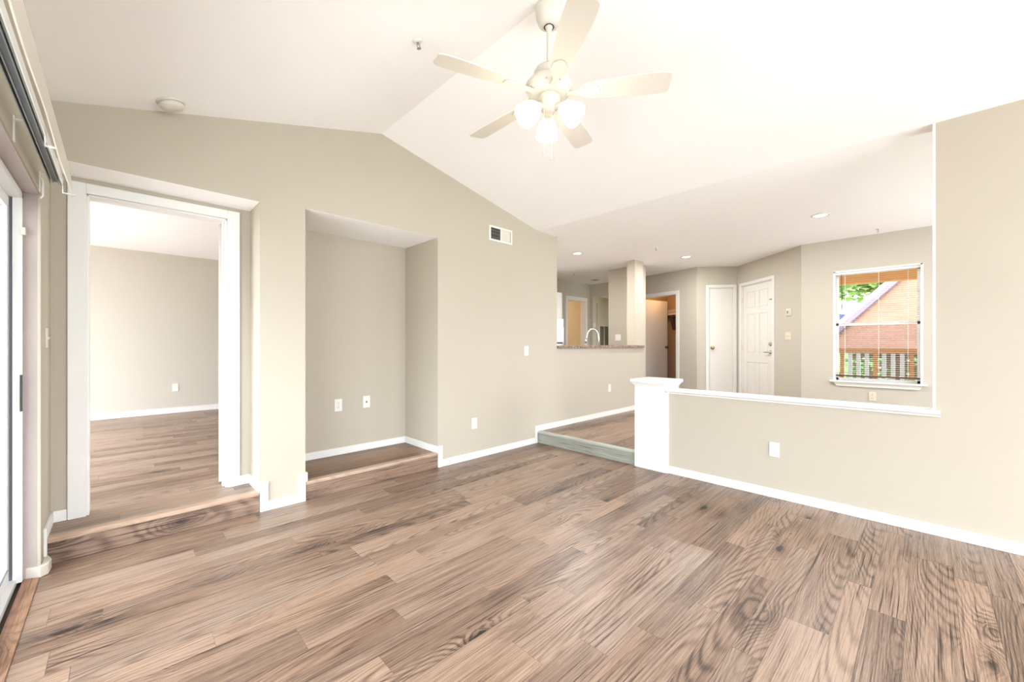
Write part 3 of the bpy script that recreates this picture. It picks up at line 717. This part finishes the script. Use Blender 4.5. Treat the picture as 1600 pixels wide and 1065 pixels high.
# utility door with grille
ud = empty('door_5', (8.85, 5.72, ZS)); struct(ud, 'greige utility door with a louvred air grille')
L(MB().box(8.50, 8.545, 5.700, 5.72, ZS, 2.30).box(9.24, 9.285, 5.700, 5.72, ZS, 2.30).box(8.545, 9.24, 5.700, 5.72, 2.255, 2.30), 'frame', M['wallcool'], ud, bevel=.003)
L(box(8.55, 9.235, 5.708, 5.719, ZS, 2.25), 'door_leaf', M['wallcool'], ud)
gv = MB()
for i in range(22): z = 1.0 + i * .033; gv.prism([(5.696, z), (5.706, z + .02), (5.706, z + .024), (5.696, z + .004)], 'x', 8.60, 9.20)
L(gv, 'louvre', M['nickel'], ud)
L(box(8.60, 9.20, 5.706, 5.708, .98, 1.74), 'grille_back', M['slot'], ud)
L(MB().box(8.58, 8.60, 5.69, 5.708, .96, 1.76).box(9.20, 9.22, 5.69, 5.708, .96, 1.76).box(8.58, 9.22, 5.69, 5.708, 1.74, 1.76).box(8.58, 9.22, 5.69, 5.708, .96, .98).box(8.79, 8.805, 5.69, 5.7, .98, 1.74).box(8.99, 9.005, 5.69, 5.7, .98, 1.74), 'grille_frame', M['ivory'], ud)

# ------------------------------------------------------------------ bedroom doorway casing, door, door beyond
b = MB()
b.box(-.238, DX0, 3.832, 3.85, ZS, 2.328).box(DX1, .692, 3.832, 3.85, ZS, 2.328).box(DX0, DX1, 3.832, 3.85, DZ, 2.328)
b.box(DX0 - .001, DX0 + .014, 3.85, 3.972, ZS, DZ).box(DX1 - .014, DX1 + .001, 3.85, 3.972, ZS, DZ).box(DX0, DX1, 3.85, 3.972, DZ - .014, DZ)
b.box(DX1 - .026, DX1 - .014, 3.89, 3.925, ZS, DZ)
struct(b.build('trim_16', M['trim'], bevel=.003), 'white casing around the bedroom doorway')
bd = empty('door_6', (.612, 3.988, ZS), math.radians(-11)); struct(bd, 'white bedroom door standing open, seen edge on')
box(-.036, 0, .004, .76, .012, 2.10).build('door_leaf', M['door'], bd, bevel=.002)
for z in (.21, 1.07, 1.88):
    MB().box(-.026, .004, -.003, .004, z - .05, z + .05).tube([(.002, -.004, z - .05), (.002, -.004, z + .05)], .006, 8).build('hinge', M['plastic'], bd)
MB().lathe([(.026, 0), (.026, .005), (.010, .010), (.010, .028), (.026, .036), (.030, .05), (.020, .062), (0, .064)], (0, .70, 1.0), 20, 'x').build('knob', M['brass'], bd, smooth=True)

# ------------------------------------------------------------------ baseboards
BH, BT = .072, .014
def bb(name, boxes, label):
    m = MB()
    for q in boxes: m.box(*q)
    struct(m.build(name, M['trim'], bevel=.003), label)
y0 = YB - BT
bb('baseboard_pillar', [(.767, 1.09, y0, YB, 0, BH), (.767, .767 + .055, y0, YB, BH, ZS + BH), (1.09 - .055, 1.09, y0, YB, BH, ZS + BH + .01),
    (.753, .767, y0, 3.85, ZS, ZS + BH), (.69, .767, 3.836, 3.85, ZS, ZS + BH), (1.09, 1.104, y0, YB + .03, ZS + .008, ZS + BH + .01)], 'white stepped baseboard around the wall pillar')
bb('baseboard_back', [(2.37, XA - .018, y0, YB, 0, BH), (2.37, 2.425, y0, YB, BH, ZS + BH), (2.356, 2.37, y0, 4.20, ZS, ZS + BH), (1.09, 2.37, 4.186, 4.20, ZS, ZS + BH),
    (XA - .055, XA - .018, y0, YB, BH, ZS + BH), (XA - .018, 6.72, y0, YB, ZS, ZS + BH)], 'white baseboard along the long gable wall and niche')
bb('baseboard_left', [(XL, -.24, 3.836, 3.85, ZS, ZS + BH), (XL, XL + BT, YB + .0, 3.85, ZS, ZS + BH), (XL, XL + BT, YB - .03, YB + .0, .06, ZS + BH)], 'white baseboard stub left of the bedroom doorway')
struct(MB().prism([(XL - .055, 3.40), (XL + .0, 3.37), (XL + .030, 3.40), (XL + .035, 3.47), (XL + .012, 3.55), (XL - .0, 3.55), (XL, 3.41), (XL - .055, 3.412)], 'z', 0, .062).build('baseboard_corner', M['fan'], bevel=.006), 'lumpy cream baseboard wrapping the corner beside the slider')
bb('baseboard_right', [(XA - BT, XA, -3.0, 1.79, 0, BH)], 'white baseboard along the half wall and right wall')
bb('baseboard_window', [(XW - BT, XW, -3.0, 1.28, ZS, ZS + BH)], 'white baseboard below the entry window')
bb('baseboard_bedroom', [(-2.2, 3.4, 8.65, 8.664, ZS, ZS + .09)], 'white baseboard on the far bedroom wall')

# ------------------------------------------------------------------ outlets, switches, small wall things
def rot_for(nx, ny): return math.atan2(nx, -ny)
def outlet(loc, rz, label, kind='duplex', mat='plastic', s=1.0):
    e = empty({'duplex': 'wall_outlet', 'jack': 'cable_plate', 'switch': 'light_switch', 'double': 'light_switch', 'blank': 'wall_plate'}[kind], loc, rz)
    tag(e, label, {'duplex': 'outlet', 'jack': 'outlet', 'switch': 'light switch', 'double': 'light switch', 'blank': 'wall plate'}[kind])
    w = (.062 if kind == 'double' else .037) * s; h = .06 * s
    box(-w, w, -.007, 0, -h, h).build('plate', M[mat], e, bevel=.003)
    if kind == 'duplex':
        for z in (-.021, .021):
            r = MB().prism([(.016 * math.cos(t) * s, z * s + .014 * math.sin(t) * s) for t in [i * PI / 8 for i in range(16)]], 'y', -.010, -.006).build('receptacle', M[mat], e)
            MB().box(-.008, -.0055, -.0106, -.0098, z - .002, z + .008).box(.0055, .008, -.0106, -.0098, z - .002, z + .008).box(-.0025, .0025, -.0106, -.0098, z - .010, z - .005).build('slot', M['slot'], r)
        MB().lathe([(0, .0085), (.003, .008), (.003, .006)], (0, 0, 0), 10, 'y').build('screw', M['nickel'], e)
    elif kind == 'jack':
        MB().lathe([(.010, .006), (.010, .010), (.005, .011), (.005, .018), (0, .018)], (0, 0, 0), 14, 'y').build('jack', M['brass'], e, smooth=True)
        for z in (-.045, .045): MB().lathe([(0, .0085), (.003, .008), (.003, .006)], (0, 0, z), 10, 'y').build('screw', M['nickel'], e)
    elif kind in ('switch', 'double'):
        for x in ((-.023, .023) if kind == 'double' else (0,)):
            MB().prism([(-.007, -.012), (-.018, .004), (-.007, .012)], 'x', x - .005, x + .005).build('toggle', M[mat], e)
    return e
outlet((.666, 8.664, .569), 0, 'small white wall plate low on the far bedroom wall', 'blank', 'plastic', 1.05)
def xat(u, Y): k = (u - 800) / 630.85; return Y * (.69743 + .71665 * k) / (.71665 - .69743 * k)
outlet((1.605, 4.20, .655), 0, 'left duplex outlet on the back of the tall niche', 'duplex', 'plastic', 1.05)
outlet((1.903, 4.20, .661), 0, 'cable jack plate to the right of the outlet in the niche', 'jack', 'plastic', 1.05)
outlet((2.854, YB, .392), 0, 'duplex outlet low on the gable wall between niche and step', 'duplex')
outlet((3.693, YB, 1.195), 0, 'light switch on the gable wall beneath the vent, left of the bar', 'switch')
outlet((5.614, YB, .582), 0, 'wall plate under the granite bar above the raised floor', 'blank')
outlet((XA, .887, .399), -PI / 2, 'duplex outlet on the living room side of the half wall', 'duplex')
outlet((XW, .512, .58), -PI / 2, 'duplex outlet directly below the entry window', 'duplex', 'ivory')
outlet((6.95, 4.184, 1.415), -PI / 2, 'double switch plate on the kitchen column above the granite bar', 'double')
outlet(tuple(S3.pt(.30, 0, 1.408)), S3.a + PI, 'double light switch beside the front door, below the thermostat', 'double', 'ivory')
outlet((8.395, 5.721, 1.755), 0, 'small white plate on the utility alcove wall above the faucet', 'switch')
outlet((xat(898, 7.3), 7.30, 1.37), 0, 'ivory plate on the tan hallway wall beyond the kitchen', 'switch', 'ivory')
outlet((XL, 3.62, 1.31), PI / 2, 'light switch seen edge on beside the slider', 'switch', 'fan')
th = empty('thermostat', S3.pt(.285, 0, 1.775), S3.a + PI); tag(th, 'ivory wall thermostat above the double switch by the front door', 'thermostat')
box(-.055, .055, -.012, 0, -.06, .06).build('back_plate', M['ivory'], th, bevel=.006)
box(-.035, .035, -.024, -.012, -.045, .045).build('cover', M['plastic'], th, bevel=.005)
box(-.018, .018, -.0255, -.0238, -.02, .025).build('display', M['rail'], th)
# supply vent high on the gable wall
vt = empty('air_vent', (3.255, YB, 2.575)); tag(vt, 'white louvred supply vent high on the gable wall near the ceiling slope', 'vent')
fw, fh = .185, .088
MB().box(-fw, fw, -.010, 0, fh - .022, fh).box(-fw, fw, -.010, 0, -fh, -fh + .022).box(-fw, -fw + .025, -.010, 0, -fh + .022, fh - .022).box(fw - .025, fw, -.010, 0, -fh + .022, fh - .022).box(-.008, .008, -.010, 0, -fh + .022, fh - .022).build('frame', M['trim'], vt, bevel=.002)
box(-fw + .02, fw - .02, -.003, -.001, -fh + .02, fh - .02).build('duct_back', M['slot'], vt)
a = MB(); b2 = MB()
for i in range(11):
    x = -.155 + i * .0135
    a.prism([(x, -.009), (x + .0015, -.009), (x + .0015 + .004, -.003), (x + .004, -.003)], 'z', -.064, .064)
    x = .012 + i * .0135
    b2.prism([(x, -.0095), (x + .0015, -.0095), (x - .008, -.0035), (x - .0095, -.0035)], 'z', -.064, .064)
for i in range(3): a.box(-.158, -.01, -.0095, -.007, -.045 + i * .04, -.042 + i * .04)
a.build('louvre', M['rail'], vt); b2.build('louvre', M['ivory'], vt)

# ------------------------------------------------------------------ ceiling things
def disc(loc, r, label, lit=True, power=20):
    e = empty('recessed_light', loc); tag(e, label, 'ceiling light')
    MB().lathe([(r, 0), (r, -.006), (r * .78, -.009), (r * .74, 0)], n=32).build('trim_ring', M['trim'], e, smooth=True)
    MB().lathe([(r * .76, -.002), (0, -.003)], n=32).build('lens', M['lens'] if lit else M['slot'], e)
    if lit:
        l = bpy.data.lights.new('recessed_lamp', 'AREA'); l.shape = 'DISK'; l.size = .16; l.energy = power; l.color = (1, .98, .96)
        o = bpy.data.objects.new('recessed_lamp', l); COL.objects.link(o); o.location = (loc[0], loc[1], loc[2] - .02)
disc((5.749, .849, ZC), .09, 'lit recessed ceiling light nearest the entry window')
disc((5.319, 3.95, ZC), .09, 'lit recessed ceiling light over the kitchen pass-through', power=34)
disc((6.841, 2.828, ZC), .09, 'lit recessed ceiling light before the coat closet')
disc((7.777, 5.274, ZC), .10, 'dark unlit recessed light over the far kitchen', False)
def sprinkler(loc, label, rz=0, tilt=0):
    e = empty('fire_sprinkler', loc); tag(e, label, 'sprinkler'); e.rotation_euler = (0, tilt, 0)
    MB().lathe([(.03, 0), (.028, -.005), (.01, -.007)], n=20).build('escutcheon', M['trim'], e, smooth=True)
    MB().tube([(0, 0, 0), (0, 0, -.02)], .007, 8).tube([(-.008, 0, -.018), (-.010, 0, -.032), (0, 0, -.042)], .0025, 6).tube([(.008, 0, -.018), (.010, 0, -.032), (0, 0, -.042)], .0025, 6).build('head', M['nickel'], e)
    MB().lathe([(.013, -.042), (.013, -.044), (0, -.044)], n=12).build('deflector', M['nickel'], e)
TL, TR_ = -math.atan(.2688), math.atan(.2217)
sprinkler((1.295, 2.153, zceil(1.295)), 'small sprinkler head on the left slope of the vaulted ceiling', tilt=TL)
sprinkler((5.88, 2.888, ZC), 'sprinkler head on the flat ceiling before the coat closet')
sprinkler((6.941, .435, ZC), 'sprinkler head on the flat ceiling above the entry window')
sprinkler((6.767, 5.107, ZC), 'sprinkler head on the kitchen ceiling')
sm_ = empty('smoke_detector', (.235, 3.38, zceil(.235))); sm_.rotation_euler = (0, TL, 0); tag(sm_, 'round white smoke detector low on the left ceiling slope', 'smoke detector')
MB().lathe([(.075, .004), (.075, -.010), (.070, -.013)], n=36).build('mounting_plate', M['fan'], sm_, smooth=True)
MB().lathe([(.060, -.012), (.066, -.020), (.064, -.034), (.052, -.044), (.02, -.048), (0, -.048)], n=36).build('cover', M['fan'], sm_, smooth=True)
MB().lathe([(.009, -.047), (.009, -.050), (0, -.050)], (.02, 0, 0), 14).build('test_button', M['ivory'], sm_)

# ------------------------------------------------------------------ ceiling fan
FX, FY = 1.782, 1.525
fn = empty('ceiling_fan', (FX, FY, ZR)); tag(fn, 'white five-blade ceiling fan with three lit glass shades hanging from the ridge', 'ceiling fan')
def F(b, name, mat, par=fn, **k): return b.build(name, mat, par, **k)
F(MB().lathe([(.030, -.125), (.060, -.110), (.074, -.075), (.078, -.03), (.076, .02)][::-1], n=36), 'canopy', M['fan'], smooth=True)
F(MB().lathe([(.030, -.128), (.024, -.124), (.0, -.12)], n=20), 'ball_socket', M['slot'])
F(MB().lathe([(.022, -.11), (.024, -.125), (.018, -.14), (.0135, -.15), (.0135, -.36)], n=20), 'downrod', M['fan'], smooth=True)
F(MB().lathe([(.0, -.345), (.022, -.347), (.030, -.36), (.062, -.368), (.082, -.38), (.088, -.395), (.09, -.44), (.122, -.452), (.136, -.47), (.136, -.485), (.118, -.515), (.09, -.528), (0, -.53)], n=44), 'motor_housing', M['fan'], smooth=True)
vn = MB()
for g in range(5):
    for j in range(4):
        t = math.radians(g * 72 + 52 + 36 - 18 + j * 12)
        m = Matrix.Rotation(t, 4, 'Z') @ Matrix.Translation((.128, 0, -.5005)) @ Matrix.Rotation(math.radians(59), 4, 'Y')
        q = MB().box(-.014, .014, -.0028, .0028, -.003, .0016)
        q.v = [m @ Vector(p) for p in q.v]
        F(q, 'vent_slot', M['ivory'])
F(MB().lathe([(.060, -.526), (.064, -.535), (.064, -.575), (.056, -.588), (.052, -.60), (.030, -.625), (0, -.632)], n=36), 'switch_housing', M['fan'], smooth=True)
F(MB().lathe([(.0665, -.538), (.068, -.541), (.0665, -.544)], n=36), 'dark_band', M['ivory'])
ZBL = -.515
def blade_mesh():
    n = 18; top = []; bot = []
    prof = [(.19, .040), (.21, .052), (.26, .058), (.35, .064), (.45, .069), (.55, .072), (.62, .072), (.655, .066), (.668, .050), (.670, .030)]
    pts = [(x, w) for x, w in prof] + [(x, -w) for x, w in prof[::-1]]
    m = MB().prism([(x, y) for x, y in pts], 'z', -.004, .004)
    pit = Matrix.Rotation(math.radians(-12), 4, 'X')
    m.v = [tuple(pit @ Vector(p)) for p in m.v]
    return m
angs = [-54, 18, 90, 162, 234]
for a_ in angs:
    rz = math.radians(a_)
    bd_ = F(blade_mesh(), 'blade', M['fan'], loc=(0, 0, ZBL), rot=(0, 0, rz), bevel=.002)
    im = MB().prism([(.10, .018), (.15, .016), (.185, .030), (.215, .042), (.255, .040), (.285, .020), (.29, 0), (.285, -.020), (.255, -.040), (.215, -.042), (.185, -.030), (.15, -.016), (.10, -.018)], 'z', -.012, -.005)
    pit = Matrix.Rotation(math.radians(-12), 4, 'X'); im.v = [tuple(pit @ Vector(p)) if p[0] > .16 else p for p in im.v]
    F(im, 'blade_iron', M['fan'], loc=(0, 0, ZBL), rot=(0, 0, rz), bevel=.002)
# three glass shades
VIEW = math.atan2(.71665, .69743)
for i, da in enumerate((62, 180 + 0, -62)):
    t = VIEW + math.radians(180 + da)
    dv = Vector((math.cos(t), math.sin(t), 0))
    tilt = Matrix.Rotation(math.radians(-48), 4, 'Y')
    R_ = Matrix.Rotation(t, 4, 'Z') @ tilt
    base = Vector((0, 0, -.600)) + dv * .070
    arm = F(MB().tube([(0, 0, -.60) + Vector(), base, base + (R_ @ Vector((0, 0, -.02)))] if False else [Vector((0, 0, -.60)) + dv * .03, base, base + (R_ @ Vector((0, 0, -.025)))], [.016, .020, .026], 14), 'lamp_holder', M['fan'], smooth=True)
    prof = [(.026, -.012), (.034, -.022), (.050, -.045), (.060, -.075), (.064, -.105), (.068, -.128), (.062, -.128), (.058, -.105), (.045, -.05), (.020, -.025)]
    q = MB().lathe(prof, (0, 0, 0), 30); q.v = [tuple(base + (R_ @ Vector(p))) for p in q.v]
    F(q, 'glass_shade', M['bulbglass'], smooth=True)
    q = MB().lathe([(.0, -.030), (.016, -.035), (.026, -.07), (.028, -.085), (.018, -.105), (0, -.112)], (0, 0, 0), 18); q.v = [tuple(base + (R_ @ Vector(p))) for p in q.v]
    F(q, 'bulb', M['bulbglass'], smooth=True)
    pl = base + (R_ @ Vector((0, 0, -.19))) + fn.location
    point('fan_lamp', pl, 1.25, WARM, .06)
for dx, ln in ((-.030, .26), (.012, .29)):
    rx = Vector((.71665, -.69743, 0)) * dx
    p0 = Vector((0, 0, -.62)) + rx - Vector((.5, .5, 0)) * .05
    F(MB().tube([p0, p0 + Vector((0, 0, -ln + .02))], .0016, 6), 'pull_chain', M['ivory'])
    F(MB().lathe([(0, 0), (.0045, -.004), (.0045, -.016), (0, -.02)], p0 + Vector((0, 0, -ln + .02)), 10), 'chain_fob', M['ivory'])

# ------------------------------------------------------------------ outside the entry window
def rail():
    e = empty('porch_railing', (8.8, .5, ZS)); tag(e, 'orange topped porch railing with white balusters outside the entry window', 'railing')
    L(box(8.77, 8.87, -2.5, 1.3, 1.135, 1.215), 'top_rail', M['ext_orange'], e, bevel=.004)
    L(box(8.79, 8.85, -2.5, 1.3, .16, .24), 'bottom_rail', M['ext_white'], e)
    i = 0; y = -.7
    while y < 1.25:
        L(box(8.80, 8.84, y, y + .052, .24, 1.135), 'baluster', M['ext_white'] if i % 4 else M['ext_orange'], e); y += .105; i += 1
rail()
struct(box(7.4, 9.0, -2.8, 1.2, -.1, .12).build('floor', M['conc']), 'porch slab outside the entry window')  # kept pale to bounce light up onto the railing
tag(box(8.75, 8.9, -2.8, 1.25, 2.29, 2.62).build('porch_beam', M['ext_orange']), 'orange timber porch beam across the top of the entry window', 'beam')
struct(box(7.39, 9.0, -3.0, 1.15, 2.62, 2.70).build('ceiling', M['ext_white']), 'unseen porch ceiling, made white to bounce light onto the railing')  # unseen underside, whitened for bounce light on the railing and beam
struct(box(9.9, 60, -45, 30, -2.7, -2.6).build('ground', M['grass']), 'green lawn outside')
struct(box(22, 27, -45, 30, -2.598, -2.58).build('ground', M['asphalt']), 'grey road beyond the lawn')
# neighbouring house: hip roof over walls
def house():
    e = empty('neighbour_house', (14, -1, -2.6)); tag(e, 'neighbouring house with sloping brown shingle roof behind the porch railing', 'house')
    L(box(12.6, 19, -6.0, 1.3, -2.6, 1.05), 'wall', M['siding'], e)
    # eave at x=12, front-left corner y=2.05; hip climbs back and to the right
    z0 = 1.173; ex = 12.0; ey = 1.846
    H = 3.64; run = 5.2; hy = ey - 2.64
    vs = [(ex, ey, z0), (ex, -9, z0), (ex + run, -9, z0 + H), (ex + run, hy, z0 + H), (ex + 2 * run, ey, z0), (ex + 2 * run, -9, z0)]
    m = MB().add(vs, [(0, 1, 2, 3), (0, 3, 4), (3, 2, 5, 4)])
    r = L(m, 'roof', M['shingle'], e)
    me = r.data; uvl = me.uv_layers.new(name='UVMap')
    for p in me.polygons:
        for li in p.loop_indices:
            c_ = me.vertices[me.loops[li].vertex_index].co; uvl.data[li].uv = (c_.y * .5, c_.z * .9)
    sl_ = r.modifiers.new('t', 'SOLIDIFY'); sl_.thickness = .06
    L(box(ex - .10, ex + .03, -9, ey + .05, z0 - .09, z0 + .02), 'gutter', M['rail'], e)
    L(MB().tube([(ex, ey, z0 + .05), (ex + run, hy, z0 + H + .05)], .12, 8), 'hip_ridge', M['hip'], e)
    L(MB().prism([(13.0, 1.85), (13.45, 2.16), (13.45, 2.32), (13.0, 2.0)], 'y', -.62, -.30), 'roof_vent', M['ext_white'], e)
house()
# trees
def tree(x, y, z0, h, r, mat, label, seed):
    rnd = random.Random(seed)
    e = empty('tree', (x, y, z0)); tag(e, label, 'tree', 'trees outside the entry window')
    MB().tube([(0, 0, 0), (.1, .05, h * .35), (0, .1, h * .7)], [.16, .12, .05], 8).tube([(.05, .05, h * .4), (.5, .7, h * .7)], [.07, .03], 6).tube([(.05, .05, h * .45), (-.3, -.8, h * .72)], [.07, .03], 6).build('trunk', M['bark'], e)
    m = MB()
    for i in range(3200):
        th_ = rnd.uniform(0, 2 * PI); ph = math.acos(rnd.uniform(-1, 1)); rr = r * rnd.uniform(.45, 1) * (1 + .25 * math.sin(3 * th_ + seed))
        c_ = Vector((rr * math.sin(ph) * math.cos(th_), rr * math.sin(ph) * math.sin(th_), h * .72 + rr * .8 * math.cos(ph)))
        R = Matrix.Rotation(rnd.uniform(0, 6.3), 3, 'Z') @ Matrix.Rotation(rnd.uniform(0, 3), 3, 'X'); s_ = rnd.uniform(.16, .30)
        vs = [c_ + R @ Vector(q) * s_ for q in ((-1, 0, 0), (0, -.5, .08), (1, 0, 0), (0, .5, .08))]
        m.add(vs, [(0, 1, 2, 3)])
    m.build('foliage', mat, e)
tree(24, 4.2, -2.6, 10.3, 1.95, M['leaf'], 'leafy green tree seen at the left of the entry window', 1)
tree(29, 1.6, -2.6, 11.2, 2.4, M['leaf2'], 'yellow-green tree behind the neighbouring roof edge', 2)
tree(35, 6.6, -2.6, 12.5, 2.8, M['leaf2'], 'far yellow-green tree at the left edge of the window view', 3)
tree(36, .6, -2.6, 13.0, 3.2, M['leaf'], 'far green tree highest above the neighbouring roof', 4)
struct(MB().prism([(26, -2.62), (33, 2.25), (60, 3.0), (60, -2.62)], 'y', -30, 30).build('ground', M['grass']), 'grassy bank behind the neighbouring house')
db = empty('distant_building', (42, 4, 2.3)); tag(db, 'distant pale building with navy window band seen through the entry window', 'building')
L(box(42, 46, -1, 9, 2.2, 4.4), 'wall', M['ext_white'], db)
for y0_, y1_ in ((4.1, 5.0), (5.05, 5.3), (3.65, 3.95)): L(box(41.93, 42.01, y0_, y1_, 3.15, 3.75), 'window', M['navy'], db)
L(box(41.8, 46.2, -1.2, 9.2, 4.4, 4.55), 'roof', M['asphalt'], db)
def shrub(x, y, h, r, seed, label):
    rnd = random.Random(seed); m = MB()
    e = empty('green_shrub', (x, y, -2.6)); tag(e, label, 'shrub', 'shrubs below the porch railing')
    MB().tube([(0, 0, 0), (.05, 0, h * .5), (0, 0, h * .8)], [.05, .04, .02], 6).build('stem', M['bark'], e)
    for i in range(700):
        c_ = Vector((rnd.gauss(0, r * .45), rnd.gauss(0, r * .45), rnd.uniform(h * .35, h)))
        R = Matrix.Rotation(rnd.uniform(0, 6.3), 3, 'Z') @ Matrix.Rotation(rnd.uniform(0, 3), 3, 'X'); s_ = rnd.uniform(.05, .1)
        m.add([c_ + R @ Vector(q) * s_ for q in ((-1, 0, 0), (0, -.5, .08), (1, 0, 0), (0, .5, .08))], [(0, 1, 2, 3)])
    m.build('foliage', M['leaf'], e)
shrub(10.9, .95, 3.6, .5, 11, 'green shrub behind the railing at the left of the window')
shrub(10.8, -.15, 3.6, .45, 12, 'green shrub behind the railing near the middle of the window')
shrub(11.0, -1.3, 3.6, .5, 13, 'green shrub behind the railing at the right of the window')
